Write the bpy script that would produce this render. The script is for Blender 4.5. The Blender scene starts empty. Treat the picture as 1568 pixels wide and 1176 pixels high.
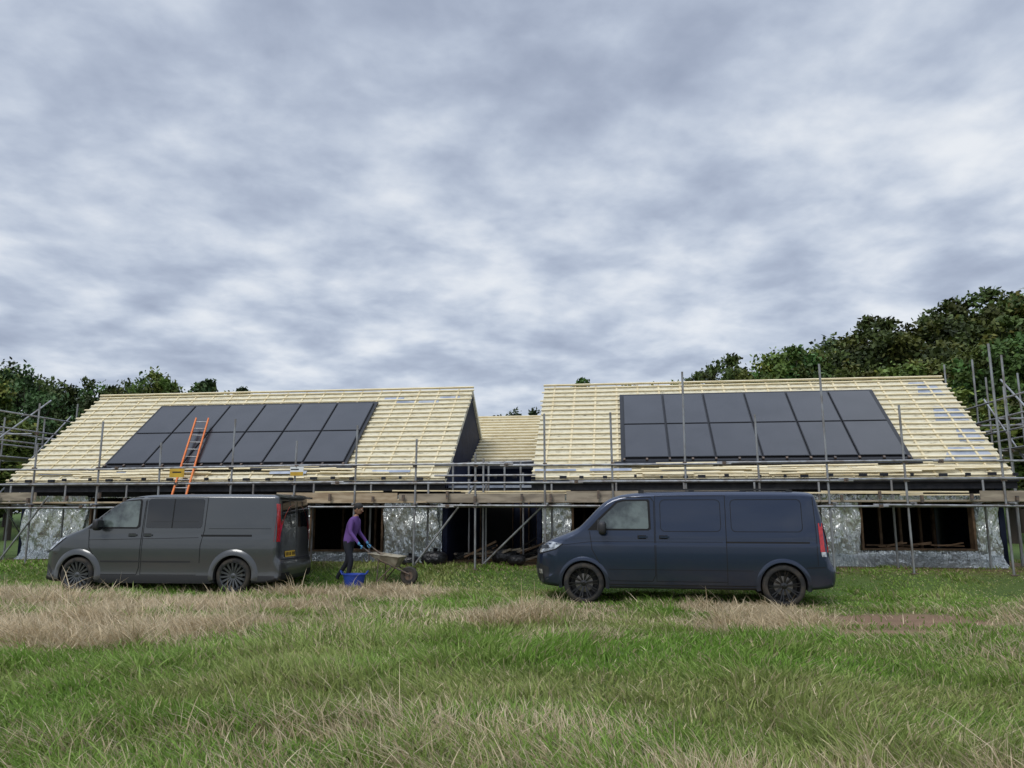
import bpy,bmesh,math,random
import numpy as np
from mathutils import Vector,Matrix
from mathutils.bvhtree import BVHTree
random.seed(7); rng=np.random.default_rng(7)
R=math.radians
sc=bpy.context.scene
# ------------------------------------------------------------------ materials
def mat(name,col,rough=.6,metal=0.,col2=None,scale=5.,bump=0.,bscale=30.,bdist=.02,coat=0.,lo=.4,hi=.6,stretch=None,spec=.5,col3=None,bdet=5,dirt=0.):
    m=bpy.data.materials.new(name); m.use_nodes=True
    nt=m.node_tree; N=nt.nodes; Lk=nt.links; b=N['Principled BSDF']
    b.inputs['Base Color'].default_value=(*col,1); b.inputs['Roughness'].default_value=rough
    b.inputs['Metallic'].default_value=metal; b.inputs['Coat Weight'].default_value=coat
    b.inputs['Coat Roughness'].default_value=.06
    b.inputs['Specular IOR Level'].default_value=spec
    tc=N.new('ShaderNodeTexCoord'); mp=N.new('ShaderNodeMapping'); Lk.new(tc.outputs['Object'],mp.inputs[0])
    if stretch: mp.inputs['Scale'].default_value=stretch
    if col2:
        n=N.new('ShaderNodeTexNoise'); n.inputs['Scale'].default_value=scale; n.inputs['Detail'].default_value=6
        Lk.new(mp.outputs[0],n.inputs['Vector'])
        r=N.new('ShaderNodeValToRGB'); r.color_ramp.elements[0].position=lo; r.color_ramp.elements[1].position=hi
        r.color_ramp.elements[0].color=(*col,1); r.color_ramp.elements[1].color=(*col2,1)
        if col3:
            e=r.color_ramp.elements.new(min(.99,hi+.12)); e.color=(*col3,1)
        Lk.new(n.outputs['Fac'],r.inputs[0]); Lk.new(r.outputs[0],b.inputs['Base Color'])
    if dirt:
        sp=N.new('ShaderNodeSeparateXYZ'); Lk.new(tc.outputs['Object'],sp.inputs[0])
        mr=N.new('ShaderNodeMapRange'); mr.inputs['From Min'].default_value=.25; mr.inputs['From Max'].default_value=.8
        mr.inputs['To Min'].default_value=1; mr.inputs['To Max'].default_value=0; Lk.new(sp.outputs[2],mr.inputs['Value'])
        nn=N.new('ShaderNodeTexNoise'); nn.inputs['Scale'].default_value=3.5; nn.inputs['Detail'].default_value=8; Lk.new(tc.outputs['Object'],nn.inputs['Vector'])
        mu=N.new('ShaderNodeMath'); mu.operation='MULTIPLY'; Lk.new(mr.outputs[0],mu.inputs[0]); Lk.new(nn.outputs['Fac'],mu.inputs[1])
        m3=N.new('ShaderNodeMath'); m3.operation='MULTIPLY'; Lk.new(mu.outputs[0],m3.inputs[0]); m3.inputs[1].default_value=dirt; m3.use_clamp=True
        mc=N.new('ShaderNodeMixShader'); d=N.new('ShaderNodeBsdfDiffuse'); d.inputs[0].default_value=(.13,.115,.09,1)
        Lk.new(m3.outputs[0],mc.inputs[0]); Lk.new(b.outputs[0],mc.inputs[1]); Lk.new(d.outputs[0],mc.inputs[2]); Lk.new(mc.outputs[0],N['Material Output'].inputs[0])
    if bump:
        n2=N.new('ShaderNodeTexNoise'); n2.inputs['Scale'].default_value=bscale; n2.inputs['Detail'].default_value=bdet
        Lk.new(mp.outputs[0],n2.inputs['Vector'])
        bp=N.new('ShaderNodeBump'); bp.inputs['Strength'].default_value=bump; bp.inputs['Distance'].default_value=bdist
        Lk.new(n2.outputs['Fac'],bp.inputs['Height']); Lk.new(bp.outputs[0],b.inputs['Normal'])
    return m
def attrmat(name,rough=.7,trans=.25,rnd=0.):
    m=bpy.data.materials.new(name); m.use_nodes=True
    nt=m.node_tree; N=nt.nodes; Lk=nt.links; b=N['Principled BSDF']; out=N['Material Output']
    a=N.new('ShaderNodeAttribute'); a.attribute_name='Col'
    src=a.outputs['Color']
    if rnd:
        oi=N.new('ShaderNodeObjectInfo'); hs=N.new('ShaderNodeHueSaturation')
        mr=N.new('ShaderNodeMapRange'); mr.inputs['To Min'].default_value=1-rnd; mr.inputs['To Max'].default_value=1+rnd
        mh=N.new('ShaderNodeMapRange'); mh.inputs['To Min'].default_value=.455; mh.inputs['To Max'].default_value=.515
        Lk.new(oi.outputs['Random'],mr.inputs['Value']); Lk.new(mr.outputs[0],hs.inputs['Value'])
        Lk.new(oi.outputs['Random'],mh.inputs['Value']); Lk.new(mh.outputs[0],hs.inputs['Hue'])
        Lk.new(src,hs.inputs['Color']); src=hs.outputs[0]
    Lk.new(src,b.inputs['Base Color']); b.inputs['Roughness'].default_value=rough
    b.inputs['Specular IOR Level'].default_value=.25
    if trans:
        t=N.new('ShaderNodeBsdfTranslucent'); Lk.new(src,t.inputs['Color'])
        mx=N.new('ShaderNodeMixShader'); mx.inputs[0].default_value=trans
        Lk.new(b.outputs[0],mx.inputs[1]); Lk.new(t.outputs[0],mx.inputs[2]); Lk.new(mx.outputs[0],out.inputs[0])
    return m
# ------------------------------------------------------------------ mesh builder
class MB:
    def __init__(s): s.v=[];s.f=[];s.m=[];s.mats=[]
    def mi(s,m):
        if m not in s.mats: s.mats.append(m)
        return s.mats.index(m)
    def add(s,vs,fs,m,M=None):
        o=len(s.v); k=s.mi(m)
        for p in vs:
            p=Vector(p)
            if M is not None: p=M@p
            s.v.append(p)
        for f in fs: s.f.append([i+o for i in f]); s.m.append(k)
    def hexa(s,P,m,M=None):
        s.add(P,[(0,3,2,1),(4,5,6,7),(0,1,5,4),(1,2,6,5),(2,3,7,6),(3,0,4,7)],m,M)
    def box(s,c,d,m,M=None):
        x,y,z=c;a,b,h=d[0]/2,d[1]/2,d[2]/2
        s.hexa([(x-a,y-b,z-h),(x+a,y-b,z-h),(x+a,y+b,z-h),(x-a,y+b,z-h),(x-a,y-b,z+h),(x+a,y-b,z+h),(x+a,y+b,z+h),(x-a,y+b,z+h)],m,M)
    def beam(s,p1,p2,w,h,m,M=None):
        p1=Vector(p1);p2=Vector(p2);d=(p2-p1).normalized()
        up=Vector((0,0,1)) if abs(d.z)<.9 else Vector((0,1,0))
        a=d.cross(up).normalized()*w/2; b=a.cross(d).normalized()*h/2
        s.hexa([p1-a-b,p1+a-b,p1+a+b,p1-a+b,p2-a-b,p2+a-b,p2+a+b,p2-a+b],m,M)
    def cyl(s,p1,p2,r,m,r2=None,n=10,M=None,caps=True):
        p1=Vector(p1);p2=Vector(p2);d=(p2-p1).normalized(); r2=r if r2 is None else r2
        a=d.orthogonal().normalized(); b=d.cross(a)
        vs=[];
        for p,q in((p1,r),(p2,r2)):
            for i in range(n):
                t=2*math.pi*i/n; vs.append(p+a*math.cos(t)*q+b*math.sin(t)*q)
        fs=[(i,(i+1)%n,n+(i+1)%n,n+i) for i in range(n)]
        if caps: fs+= [tuple(range(n-1,-1,-1)),tuple(range(n,2*n))]
        s.add(vs,fs,m,M)
    def lathe(s,prof,c,m,side=-1,n=40,y_out=0):
        vs=[];fs=[]
        k=len(prof)
        for i in range(n):
            t=2*math.pi*i/n
            for r,d in prof: vs.append((c[0]+r*math.cos(t),c[1]-side*d,c[2]+r*math.sin(t)))
        for i in range(n):
            j=(i+1)%n
            for q in range(k-1): fs.append((i*k+q,i*k+q+1,j*k+q+1,j*k+q))
        s.add(vs,fs,m)
    def vlathe(s,prof,c,m,n=28,M=None):
        vs=[];fs=[];k=len(prof)
        for i in range(n):
            t=2*math.pi*i/n
            for r,d in prof: vs.append((c[0]+r*math.cos(t),c[1]+r*math.sin(t),c[2]+d))
        for i in range(n):
            j=(i+1)%n
            for q in range(k-1): fs.append((i*k+q,j*k+q,j*k+q+1,i*k+q+1))
        s.add(vs,fs,m,M)
    def sell(s,c,rad,m,e=.6,nu=20,nv=12,M=None):
        vs=[];fs=[]
        sp=lambda x,p: math.copysign(abs(x)**p,x)
        for j in range(nv+1):
            ph=-math.pi/2+math.pi*j/nv
            for i in range(nu):
                t=2*math.pi*i/nu
                vs.append((c[0]+rad[0]*sp(math.cos(ph),e)*sp(math.cos(t),e),c[1]+rad[1]*sp(math.cos(ph),e)*sp(math.sin(t),e),c[2]+rad[2]*sp(math.sin(ph),e)))
        for j in range(nv):
            for i in range(nu):
                k=(i+1)%nu; fs.append((j*nu+i,j*nu+k,(j+1)*nu+k,(j+1)*nu+i))
        s.add(vs,fs,m,M)
    def obj(s,name,parent=None,ang=40,smooth=True):
        me=bpy.data.meshes.new(name); me.from_pydata([tuple(v) for v in s.v],[],s.f)
        for m in s.mats: me.materials.append(m)
        me.polygons.foreach_set('material_index',s.m)
        if smooth:
            me.shade_smooth(); me.set_sharp_from_angle(angle=R(ang))
        me.update()
        o=bpy.data.objects.new(name,me); sc.collection.objects.link(o)
        if parent: o.parent=parent
        return o
def empty(name,loc=(0,0,0),rz=0,parent=None):
    e=bpy.data.objects.new(name,None); e.location=loc; e.rotation_euler=(0,0,rz); sc.collection.objects.link(e)
    if parent: e.parent=parent
    return e
def npmesh(name,V,quads,tris,col,m):
    me=bpy.data.meshes.new(name)
    nq=len(quads);ntr=len(tris)
    me.vertices.add(len(V)); me.vertices.foreach_set('co',V.astype(np.float32).ravel())
    loops=np.concatenate([quads.ravel(),tris.ravel()]).astype(np.int32)
    me.loops.add(len(loops)); me.loops.foreach_set('vertex_index',loops)
    me.polygons.add(nq+ntr)
    st=np.concatenate([np.arange(nq)*4,nq*4+np.arange(ntr)*3]).astype(np.int32)
    me.polygons.foreach_set('loop_start',st)
    me.update(calc_edges=True)
    ca=me.color_attributes.new('Col','FLOAT_COLOR','POINT')
    c=np.ones((len(V),4),np.float32); c[:,:3]=col; ca.data.foreach_set('color',c.ravel())
    me.materials.append(m); me.validate()
    return me
# ------------------------------------------------------------------ noise
PERM=rng.random((256,256))
def vnoise(x,y):
    xi=np.floor(x).astype(int);yi=np.floor(y).astype(int);fx=x-xi;fy=y-yi
    fx=fx*fx*(3-2*fx);fy=fy*fy*(3-2*fy)
    g=lambda a,b:PERM[a%256,b%256]
    return (g(xi,yi)*(1-fx)+g(xi+1,yi)*fx)*(1-fy)+(g(xi,yi+1)*(1-fx)+g(xi+1,yi+1)*fx)*fy
def fbm(x,y,o=4):
    s=0;a=.5;t=0
    for i in range(o):
        s=s+a*vnoise(x*2**i+i*17.3,y*2**i+i*9.1);t+=a;a*=.5
    return s/t
def ss(a,b,x):
    t=np.clip((x-a)/(b-a),0,1); return t*t*(3-2*t)
def gz(x,y):
    x=np.asarray(x,float);y=np.asarray(y,float)
    t=(y-19)*.99+x*.139
    z=.38*ss(-2.6,-1.,t)
    z=z+.06*(fbm(x*.5+40,y*.5+40,3)-.5)*ss(30,20,np.abs(y))
    z=z+7*ss(28,80,y)*ss(4,45,x)+1.0*ss(30,60,y)*ss(-5,-30,x)
    return z
def strawmask(x,y):
    n=fbm(x*.5+3,y*.9+7,4); n2=fbm(x*1.7+30,y*2.4+11,3)
    wob=(fbm(x*.35+60,y*.2,2)-.5)*2.4
    yy=y+wob
    band=lambda a,b,c,d:ss(a,b,yy)*(1-ss(c,d,yy))
    L=ss(-.2,-2.5,x)*band(8.8,10.6,15.5,17)*.95
    M=ss(-1.5,0,x)*band(9.9,11.3,13.6,14.6)*.95*(1-ss(4.2,6.,x))
    W=np.exp(-((x+1.9)**2/1.2+(y-14.0)**2/2.5))*.95
    B=(1-ss(5.2,6.7,yy))*.48
    Rr=ss(4,6,x)*band(8.6,10.,13,14.5)*.55
    base=np.maximum.reduce([L,M,W,B,Rr])
    n3=np.clip((n-.5)*3.6+.60,0,1.2)
    return np.clip(base*n3+(n2-.5)*.7*(base+.22)+.05,0,1)
def soilmask(x,y):
    n=fbm(x*1.5+9,y*2+4,3)
    a=np.exp(-(((x-5.9)/1.5)**2+((y-11.9)/.85)**2)**1.5)
    b=np.exp(-(((x-5.0)/1.1)**2+((y-10.8)/.35)**2)**1.5)*.8
    c=np.exp(-(((x-1.5)/.6)**2+((y-13.2)/.25)**2))*.6
    return np.clip(np.maximum.reduce([a,b,c])*2.4*(n+.25)-.2,0,1)
# ------------------------------------------------------------------ camera, world, sun
cam=bpy.data.cameras.new('Camera'); co=bpy.data.objects.new('Camera',cam); sc.collection.objects.link(co)
co.location=(0,0,1.6); co.rotation_euler=(R(99.5),0,0); cam.sensor_width=36; cam.lens=27.05; cam.clip_end=3000; sc.camera=co
sc.view_settings.view_transform='Standard'; sc.view_settings.look='None'; sc.view_settings.exposure=0
w=bpy.data.worlds.new('World'); sc.world=w; w.use_nodes=True
nt=w.node_tree;N=nt.nodes;Lk=nt.links
for n in list(N): N.remove(n)
out=N.new('ShaderNodeOutputWorld')
sky=N.new('ShaderNodeTexSky'); sky.sky_type='NISHITA'; sky.sun_disc=False; sky.sun_elevation=R(48); sky.sun_rotation=R(210)
bg1=N.new('ShaderNodeBackground'); bg1.inputs[1].default_value=.1; Lk.new(sky.outputs[0],bg1.inputs[0])
tc=N.new('ShaderNodeTexCoord'); sx=N.new('ShaderNodeSeparateXYZ'); Lk.new(tc.outputs['Generated'],sx.inputs[0])
def M_(op,a,b=None,c=None):
    n=N.new('ShaderNodeMath'); n.operation=op
    for i,v in enumerate((a,b,c)):
        if v is None: continue
        if isinstance(v,(int,float)): n.inputs[i].default_value=v
        else: Lk.new(v,n.inputs[i])
    return n.outputs[0]
zc=M_('MAXIMUM',sx.outputs[2],0.); zd=M_('ADD',zc,.2)
px=M_('DIVIDE',sx.outputs[0],zd); py=M_('DIVIDE',sx.outputs[1],zd)
cb=N.new('ShaderNodeCombineXYZ'); Lk.new(px,cb.inputs[0]); Lk.new(py,cb.inputs[1])
def noise(scale,detail,rough,off,sxy,dist=0.):
    mp=N.new('ShaderNodeMapping'); mp.inputs['Location'].default_value=off; mp.inputs['Scale'].default_value=sxy
    mp.inputs['Rotation'].default_value=(0,0,R(-14))
    Lk.new(cb.outputs[0],mp.inputs[0]); n=N.new('ShaderNodeTexNoise'); n.inputs['Scale'].default_value=scale
    n.inputs['Detail'].default_value=detail; n.inputs['Roughness'].default_value=rough; n.inputs['Distortion'].default_value=dist
    Lk.new(mp.outputs[0],n.inputs['Vector']); return n.outputs['Fac']
n1=noise(3.3,6,.5,(3.1,1.2,0),(1.0,1.0,1),.15)
n2=noise(1.1,2,.5,(7.7,4.2,2),(1,1.,1))
n3=noise(8.5,5,.5,(1.7,2.2,5),(1.,1.,1),.2)
mix=M_('ADD',M_('ADD',M_('MULTIPLY',n1,.54),M_('MULTIPLY',n2,.26)),M_('MULTIPLY',n3,.20))
hz=N.new('ShaderNodeMapRange'); hz.inputs['From Min'].default_value=0.02; hz.inputs['From Max'].default_value=.6
hz.inputs['To Min'].default_value=.065; hz.inputs['To Max'].default_value=-.015; Lk.new(zc,hz.inputs['Value'])
mix=M_('ADD',mix,hz.outputs[0])
rp=N.new('ShaderNodeValToRGB'); cr=rp.color_ramp; cr.interpolation='B_SPLINE'
cr.elements[0].position=.34; cr.elements[0].color=(.31,.365,.48,1)
cr.elements[1].position=.68; cr.elements[1].color=(.86,.89,.93,1)
for p,c in((.42,(.375,.43,.55)),(.49,(.46,.525,.65)),(.55,(.58,.645,.755)),(.61,(.72,.77,.85))):
    e=cr.elements.new(p); e.color=(*c,1)
Lk.new(mix,rp.inputs[0])
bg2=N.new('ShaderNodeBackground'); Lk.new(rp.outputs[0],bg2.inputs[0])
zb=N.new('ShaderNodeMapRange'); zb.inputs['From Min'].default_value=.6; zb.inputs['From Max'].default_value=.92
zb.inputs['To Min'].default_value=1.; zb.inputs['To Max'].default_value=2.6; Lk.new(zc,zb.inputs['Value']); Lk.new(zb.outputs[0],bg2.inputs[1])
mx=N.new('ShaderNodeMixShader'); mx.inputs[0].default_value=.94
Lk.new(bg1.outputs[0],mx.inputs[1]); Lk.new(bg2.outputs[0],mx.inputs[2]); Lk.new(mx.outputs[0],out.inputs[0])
sl=bpy.data.lights.new('sun','SUN'); sl.energy=1.5; sl.angle=R(22); sl.color=(1,.96,.9)
so=bpy.data.objects.new('sun',sl); so.rotation_euler=(R(42),0,R(-30)); sc.collection.objects.link(so)
# ------------------------------------------------------------------ ground
ax=np.concatenate([-np.geomspace(30,900,24)[::-1],np.linspace(-29,29,190),np.geomspace(30,900,24)])
ay=np.concatenate([-np.geomspace(3,900,16)[::-1],np.linspace(-2,30,150),np.geomspace(31,900,30)])
GX,GY=np.meshgrid(ax,ay); gx=GX.ravel();gy=GY.ravel(); V=np.stack([gx,gy,gz(gx,gy)],1)
nx,ny=len(ax),len(ay); I=(np.arange(ny-1)[:,None]*nx+np.arange(nx-1)[None,:]).ravel()
Q=np.stack([I,I+1,I+nx+1,I+nx],1)
m_=strawmask(gx,gy)[:,None]; so_=soilmask(gx,gy)[:,None]; n_=fbm(gx*3,gy*3,3)[:,None]
gcol=np.array([.08,.13,.03])*(1-m_)+np.array([.18,.15,.08])*m_
tt=((gy-19)*.99+gx*.139)[:,None]; near=ss(-1.6,-.6,tt)*ss(9,5,tt)*ss(-14,-13,gx)[:,None]*(1-ss(12,13,gx)[:,None])
so_=np.maximum(so_,near*.8)
gcol=gcol*(1-so_)+np.array([.25,.16,.10])*so_
gcol=gcol*(.7+.6*n_)
gm=attrmat('grass_ground',.95,0)
b=gm.node_tree; nn=b.nodes.new('ShaderNodeTexNoise'); nn.inputs['Scale'].default_value=25; nn.inputs['Detail'].default_value=6
tg=b.nodes.new('ShaderNodeTexCoord'); b.links.new(tg.outputs['Object'],nn.inputs['Vector'])
bp=b.nodes.new('ShaderNodeBump'); bp.inputs['Distance'].default_value=.05; b.links.new(nn.outputs['Fac'],bp.inputs['Height']); b.links.new(bp.outputs[0],b.nodes['Principled BSDF'].inputs['Normal'])
me=npmesh('ground',V,Q,np.zeros((0,3),int),gcol,gm); me.shade_smooth()
g=bpy.data.objects.new('ground',me); sc.collection.objects.link(g)
# ------------------------------------------------------------------ grass
def make_grass():
    n=370000
    u=rng.random(n); y0,y1=3.6,20.
    p=.75
    Y=(y0**p+u*(y1**p-y0**p))**(1/p)
    X=(rng.random(n)*2-1)*(Y*.78+1.5)
    mk=strawmask(X,Y); sm=soilmask(X,Y)
    t=(Y-19)*.99+X*.139
    cl=fbm(X*4+5,Y*4+2,2)
    keep=(rng.random(n)>sm*.97)&(rng.random(n)<.35+1.3*cl)&~((t>-.1)&(X>-15)&(X<12.5)) & (rng.random(n)>ss(-1.4,-.5,t)*.55)
    X,Y,mk,cl,t,sm=[a[keep] for a in (X,Y,mk,cl,t,sm)]; n=len(X)
    st=rng.random(n)<mk*.85
    big=fbm(X*.8+50,Y*.8+20,3)
    tuft=ss(.54,.70,fbm(X*1.3+80,Y*1.3+33,2))
    h=np.where(st,rng.uniform(.10,.25,n)*(.5+.7*mk)*(1+.7*tuft),rng.uniform(.06,.14,n)*(.5+.9*big)*(1+.9*tuft))
    h*=np.where(rng.random(n)<.025,1.7,1)
    h*=1-.5*ss(12.2,13.,Y)*ss(-.6,.3,X)*(1-.5*tuft)
    h*=1-.3*ss(14.6,15.6,Y)
    h*=1-.5*sm
    wd=(.0022+.0006*Y)*np.where(st,.8,1.2)*rng.uniform(.7,1.3,n)
    ang=rng.random(n)*2*np.pi
    wa=fbm(X*.6,Y*.6+70,2)*7
    la=np.where(rng.random(n)<.55,wa+rng.normal(0,.5,n),rng.random(n)*2*np.pi)
    lean=np.where(st,rng.uniform(.25,1.3,n),rng.uniform(.2,1.1,n))
    lx=np.cos(la)*lean*h; ly=np.sin(la)*lean*h
    sxx=np.cos(ang)*wd; syy=np.sin(ang)*wd
    B=np.stack([X,Y,gz(X,Y)-.01],1)
    V=np.zeros((n,7,3))
    for i,(uu,ww) in enumerate(((0,1),(.42,.85),(.76,.5),(1,0))):
        c=B.copy(); c[:,0]+=lx*uu**1.8; c[:,1]+=ly*uu**1.8; c[:,2]+=h*(uu-.22*uu*uu*lean)
        s=np.stack([sxx*ww,syy*ww,np.zeros(n)],1)
        if i<3: V[:,2*i]=c-s; V[:,2*i+1]=c+s
        else: V[:,6]=c
    o=np.arange(n)[:,None]*7
    q=np.concatenate([o+np.array([0,1,3,2]),o+np.array([2,3,5,4])]); tr=o+np.array([4,5,6])
    r=rng.random(n)[:,None]; gb=np.clip(fbm(X*.45+12,Y*.7+80,4)*3.4-1.2,0,1)[:,None]
    green=np.array([.15,.275,.038])*(1-r)+np.array([.26,.41,.08])*r
    olive=np.array([.26,.28,.09])*(1-r)+np.array([.38,.38,.15])*r
    green=green*(1-.7*gb)+olive*.7*gb
    straw=np.array([.44,.34,.20])*(1-r)+np.array([.76,.64,.44])*r
    col=np.where(st[:,None],straw,green)*(.7+.6*rng.random(n)[:,None])
    dry=(~st)&(rng.random(n)<.13); col[dry]=np.array([.5,.43,.24])*(.7+.5*rng.random((dry.sum(),1)))
    C=np.repeat(col[:,None,:],7,1); 
    return npmesh('grass',V.reshape(-1,3),q,tr,C.reshape(-1,3),attrmat('grass_blades',.6,.35))
go=bpy.data.objects.new('grass',make_grass()); sc.collection.objects.link(go)
# ------------------------------------------------------------------ trees
bark=mat('bark',(.07,.05,.035),.9,col2=(.13,.1,.07),scale=4,bump=.5)
leafm=attrmat('leaves',.6,0,rnd=.38)
def tree_mesh(name,seed,H,CR,base,nl=85,nleaf=105,ls=.18,conifer=False,tone=(.05,.095,.024)):
    r=np.random.default_rng(seed); rd=random.Random(seed)
    mb=MB(); 
    mb.cyl((0,0,-.5),(0,0,H*.45),.28,bark,.18,n=8); top=(rd.uniform(-.3,.3),rd.uniform(-.3,.3),H*.9)
    mb.cyl((0,0,H*.45),top,.18,bark,.04,n=8)
    cs=[]
    lobes=[(rd.uniform(-.45,.45)*CR,rd.uniform(-.45,.45)*CR,rd.uniform(base+.28*(H-base),H*.84),rd.uniform(.38,.62)*CR) for _ in range(9)]
    lobes.append((0,0,H-.42*CR,.42*CR))
    if conifer:
        for k in range(nl):
            z=base+(H-base)*rd.random()**1.1; rr=CR*(1-(z-base)/(H-base))**.9*rd.uniform(.5,1.05); a=rd.random()*6.28
            cs.append((rr*math.cos(a),rr*math.sin(a),z-rr*.15,.5*CR*.35))
    else:
        for k in range(nl):
            lx,ly,lz,lr=rd.choice(lobes)
            d=Vector((rd.gauss(0,1),rd.gauss(0,1),rd.gauss(.15,.9))).normalized()*lr*rd.uniform(.65,1.12)
            z=max(base*.7,lz+d.z*1.05); cs.append((lx+d.x,ly+d.y,z,rd.uniform(.35,.75)))
    for k in range(10):
        c=cs[rd.randrange(len(cs))]; mb.cyl((0,0,H*rd.uniform(.2,.6)),(c[0]*.9,c[1]*.9,c[2]),.08,bark,.02,n=6)
    allv=[];col=[]
    for (cx,cy,cz,cr_) in cs:
        n=int(nleaf*r.uniform(.6,1.3)); P=r.normal(0,1,(n,3))*np.array([cr_,cr_,cr_*.62])*.62+np.array([cx,cy,cz])
        s=r.uniform(.55,1.3,n)[:,None]*ls
        a=r.normal(0,1,(n,3)); a[:,2]*=.6; a/=np.linalg.norm(a,axis=1)[:,None]
        b_=np.cross(a,r.normal(0,1,(n,3))); b_/=np.linalg.norm(b_,axis=1)[:,None]
        V4=np.stack([P-a*s,P-b_*s*.55,P+a*s,P+b_*s*.55],1); allv.append(V4)
        tn=np.array(tone)*r.uniform(.55,1.6)*(np.array([1.45,1.1,.9]) if r.random()<.25 else 1)
        col.append(np.repeat((tn*r.uniform(.7,1.35,(n,1)))[:,None,:],4,1))
    LV=np.concatenate(allv).reshape(-1,3); LC=np.concatenate(col).reshape(-1,3)
    bo=mb.obj('tmp'); tm=bo.data; k=len(tm.vertices)
    TV=np.array([v.co[:] for v in tm.vertices]); TQ=np.array([p.vertices[:] for p in tm.polygons if len(p.vertices)==4])
    bpy.data.objects.remove(bo)
    V=np.concatenate([TV,LV]); C=np.concatenate([np.tile([.05,.04,.03],(k,1)),LC])
    q=np.concatenate([TQ,np.arange(len(LV)).reshape(-1,4)+k])
    return npmesh(name,V,q,np.zeros((0,3),int),C,leafm)
TM=[tree_mesh('tree_a',1,10,3.6,1.2),tree_mesh('tree_b',2,10,3.2,1.5,tone=(.06,.105,.024)),tree_mesh('tree_c',3,10,4.2,1.0,nl=110),
    tree_mesh('tree_d',4,10,3.,1.,tone=(.08,.115,.026)),tree_mesh('tree_e',5,10,3.8,.8,nl=70,tone=(.045,.08,.028)),
    tree_mesh('tree_f',6,10,2.1,.8,nl=110,nleaf=80,conifer=True,tone=(.04,.07,.025))]
tl=empty('tree_line'); ti=0
def tree(x,y,ztop,k=None,wide=1.):
    global ti
    z0=float(gz(x,y)); h=(ztop-z0)/10.; k=random.randrange(5) if k is None else k
    o=bpy.data.objects.new('tree_%d'%ti,TM[k]); ti+=1; sc.collection.objects.link(o); o.parent=tl
    o.location=(x,y,z0-.1); s=max(h,.3); ws=max(.75,s*.9)*wide; o.scale=(ws,ws,s); o.rotation_euler=(0,0,random.random()*6.28)
def pt(px,py,Y):
    u=(px-784)/1178; v=(588-py)/1178; d=.9863-v*.165
    return u*Y/d, 1.6+Y*(.165+v*.9863)/d
for a in [(-60,545,44),(0,558,42),(-20,538,47,5),(35,556,44),(62,560,40),(95,588,46),(125,594,42),(152,580,45),(178,588,42),(205,586,45),(236,572,41),(262,569,44),(290,594,42),(320,585,46,5),(345,606,44),(372,597,50,5),(300,598,48),(410,618,46),(-130,545,42),(-200,540,45),
          (500,622,55),(600,620,60),(700,630,60),(780,628,58),(860,608,60),(890,592,56),(960,588,56),(1000,594,56),(1035,590,54),(1070,582,52),
          (1092,574,50),(1122,556,46),(1150,560,47),(1187,535,48),(1215,546,46),(1240,532,50),(1275,530,47),(1300,514,52),(1325,501,54),(1360,502,50),(1395,500,55),(1425,480,52),(1455,474,56),(1490,461,54),(1520,456,56),(1550,447,55),(1590,446,55),(1640,436,56),(1700,436,55),
          (1100,596,40),(1160,586,41),(1230,574,40),(1300,562,41),(1370,556,40),(1420,546,42),(1465,566,38),(1500,525,40),(1540,535,37),(1575,525,38),(1620,510,38),(1680,510,40),(1470,600,33),(1530,610,31),(1590,600,31),
          (-30,620,34),(30,640,34),(-90,610,33),(-160,600,34)]:
    X,Z=pt(a[0],a[1],a[2]); tree(X,a[2],Z,a[3] if len(a)>3 else None,.8 if (len(a)<4 and (a[0]<400 or a[0]<1200)) else 1.)
# ------------------------------------------------------------------ houses
HZ=R(-8); HO=(0,19,0)
batt=mat('batten_timber',(.66,.55,.33),.75,col2=(.79,.70,.48),scale=3,stretch=(1,8,8),bump=.2)
memb=mat('roof_membrane',(.68,.635,.48),.7,col2=(.56,.51,.36),scale=7,lo=.46,hi=.62,col3=(.14,.13,.11),stretch=(1,2.2,2.2),bump=.4,bscale=9,bdist=.02)
sheet=mat('grey_membrane',(.26,.30,.38),.5,col2=(.42,.46,.53),scale=3,bump=.6,bscale=4,bdist=.03)
foil=mat('foil_insulation',(.74,.79,.77),.27,.62,col2=(.88,.91,.89),scale=1.6,bump=1.,bscale=4.5,bdist=.16,bdet=3,stretch=(1.6,1,.7))
navy=mat('dark_membrane',(.008,.012,.030),.65,col2=(.014,.02,.045),scale=4,bump=.4,bscale=8,spec=.2)
black=mat('black_fascia',(.010,.012,.018),.55,col2=(.022,.024,.03),scale=6,spec=.3)
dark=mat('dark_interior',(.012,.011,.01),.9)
stud=mat('timber_stud',(.12,.075,.042),.8,col2=(.19,.12,.07),scale=6)
pframe=mat('panel_frame',(.008,.008,.01),.4,.3)
pglass=mat('solar_glass',(.013,.014,.019),.24,col2=(.02,.021,.027),scale=1.5,spec=.6)
galv=mat('galvanised_tube',(.34,.35,.36),.5,.6,col2=(.20,.18,.165),scale=6,stretch=(1,1,.5),lo=.42,hi=.68)
coup=mat('coupler_steel',(.10,.09,.085),.6,.5,col2=(.2,.14,.1),scale=20)
board=mat('scaffold_board',(.34,.25,.155),.85,col2=(.50,.40,.27),scale=2.2,stretch=(1,5,5),bump=.3)
board2=mat('scaffold_board_weathered',(.24,.20,.15),.85,col2=(.38,.32,.24),scale=2.,stretch=(1,5,5),bump=.3)
z_e,run,rise=2.40,3.58,2.85; sa=math.atan2(rise,run); SL=math.hypot(run,rise)
def slopeM(off=0.):
    return Matrix.Translation((0,0,z_e))@Matrix.Rotation(sa,4,'X')@Matrix.Translation((0,0,off))
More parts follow.
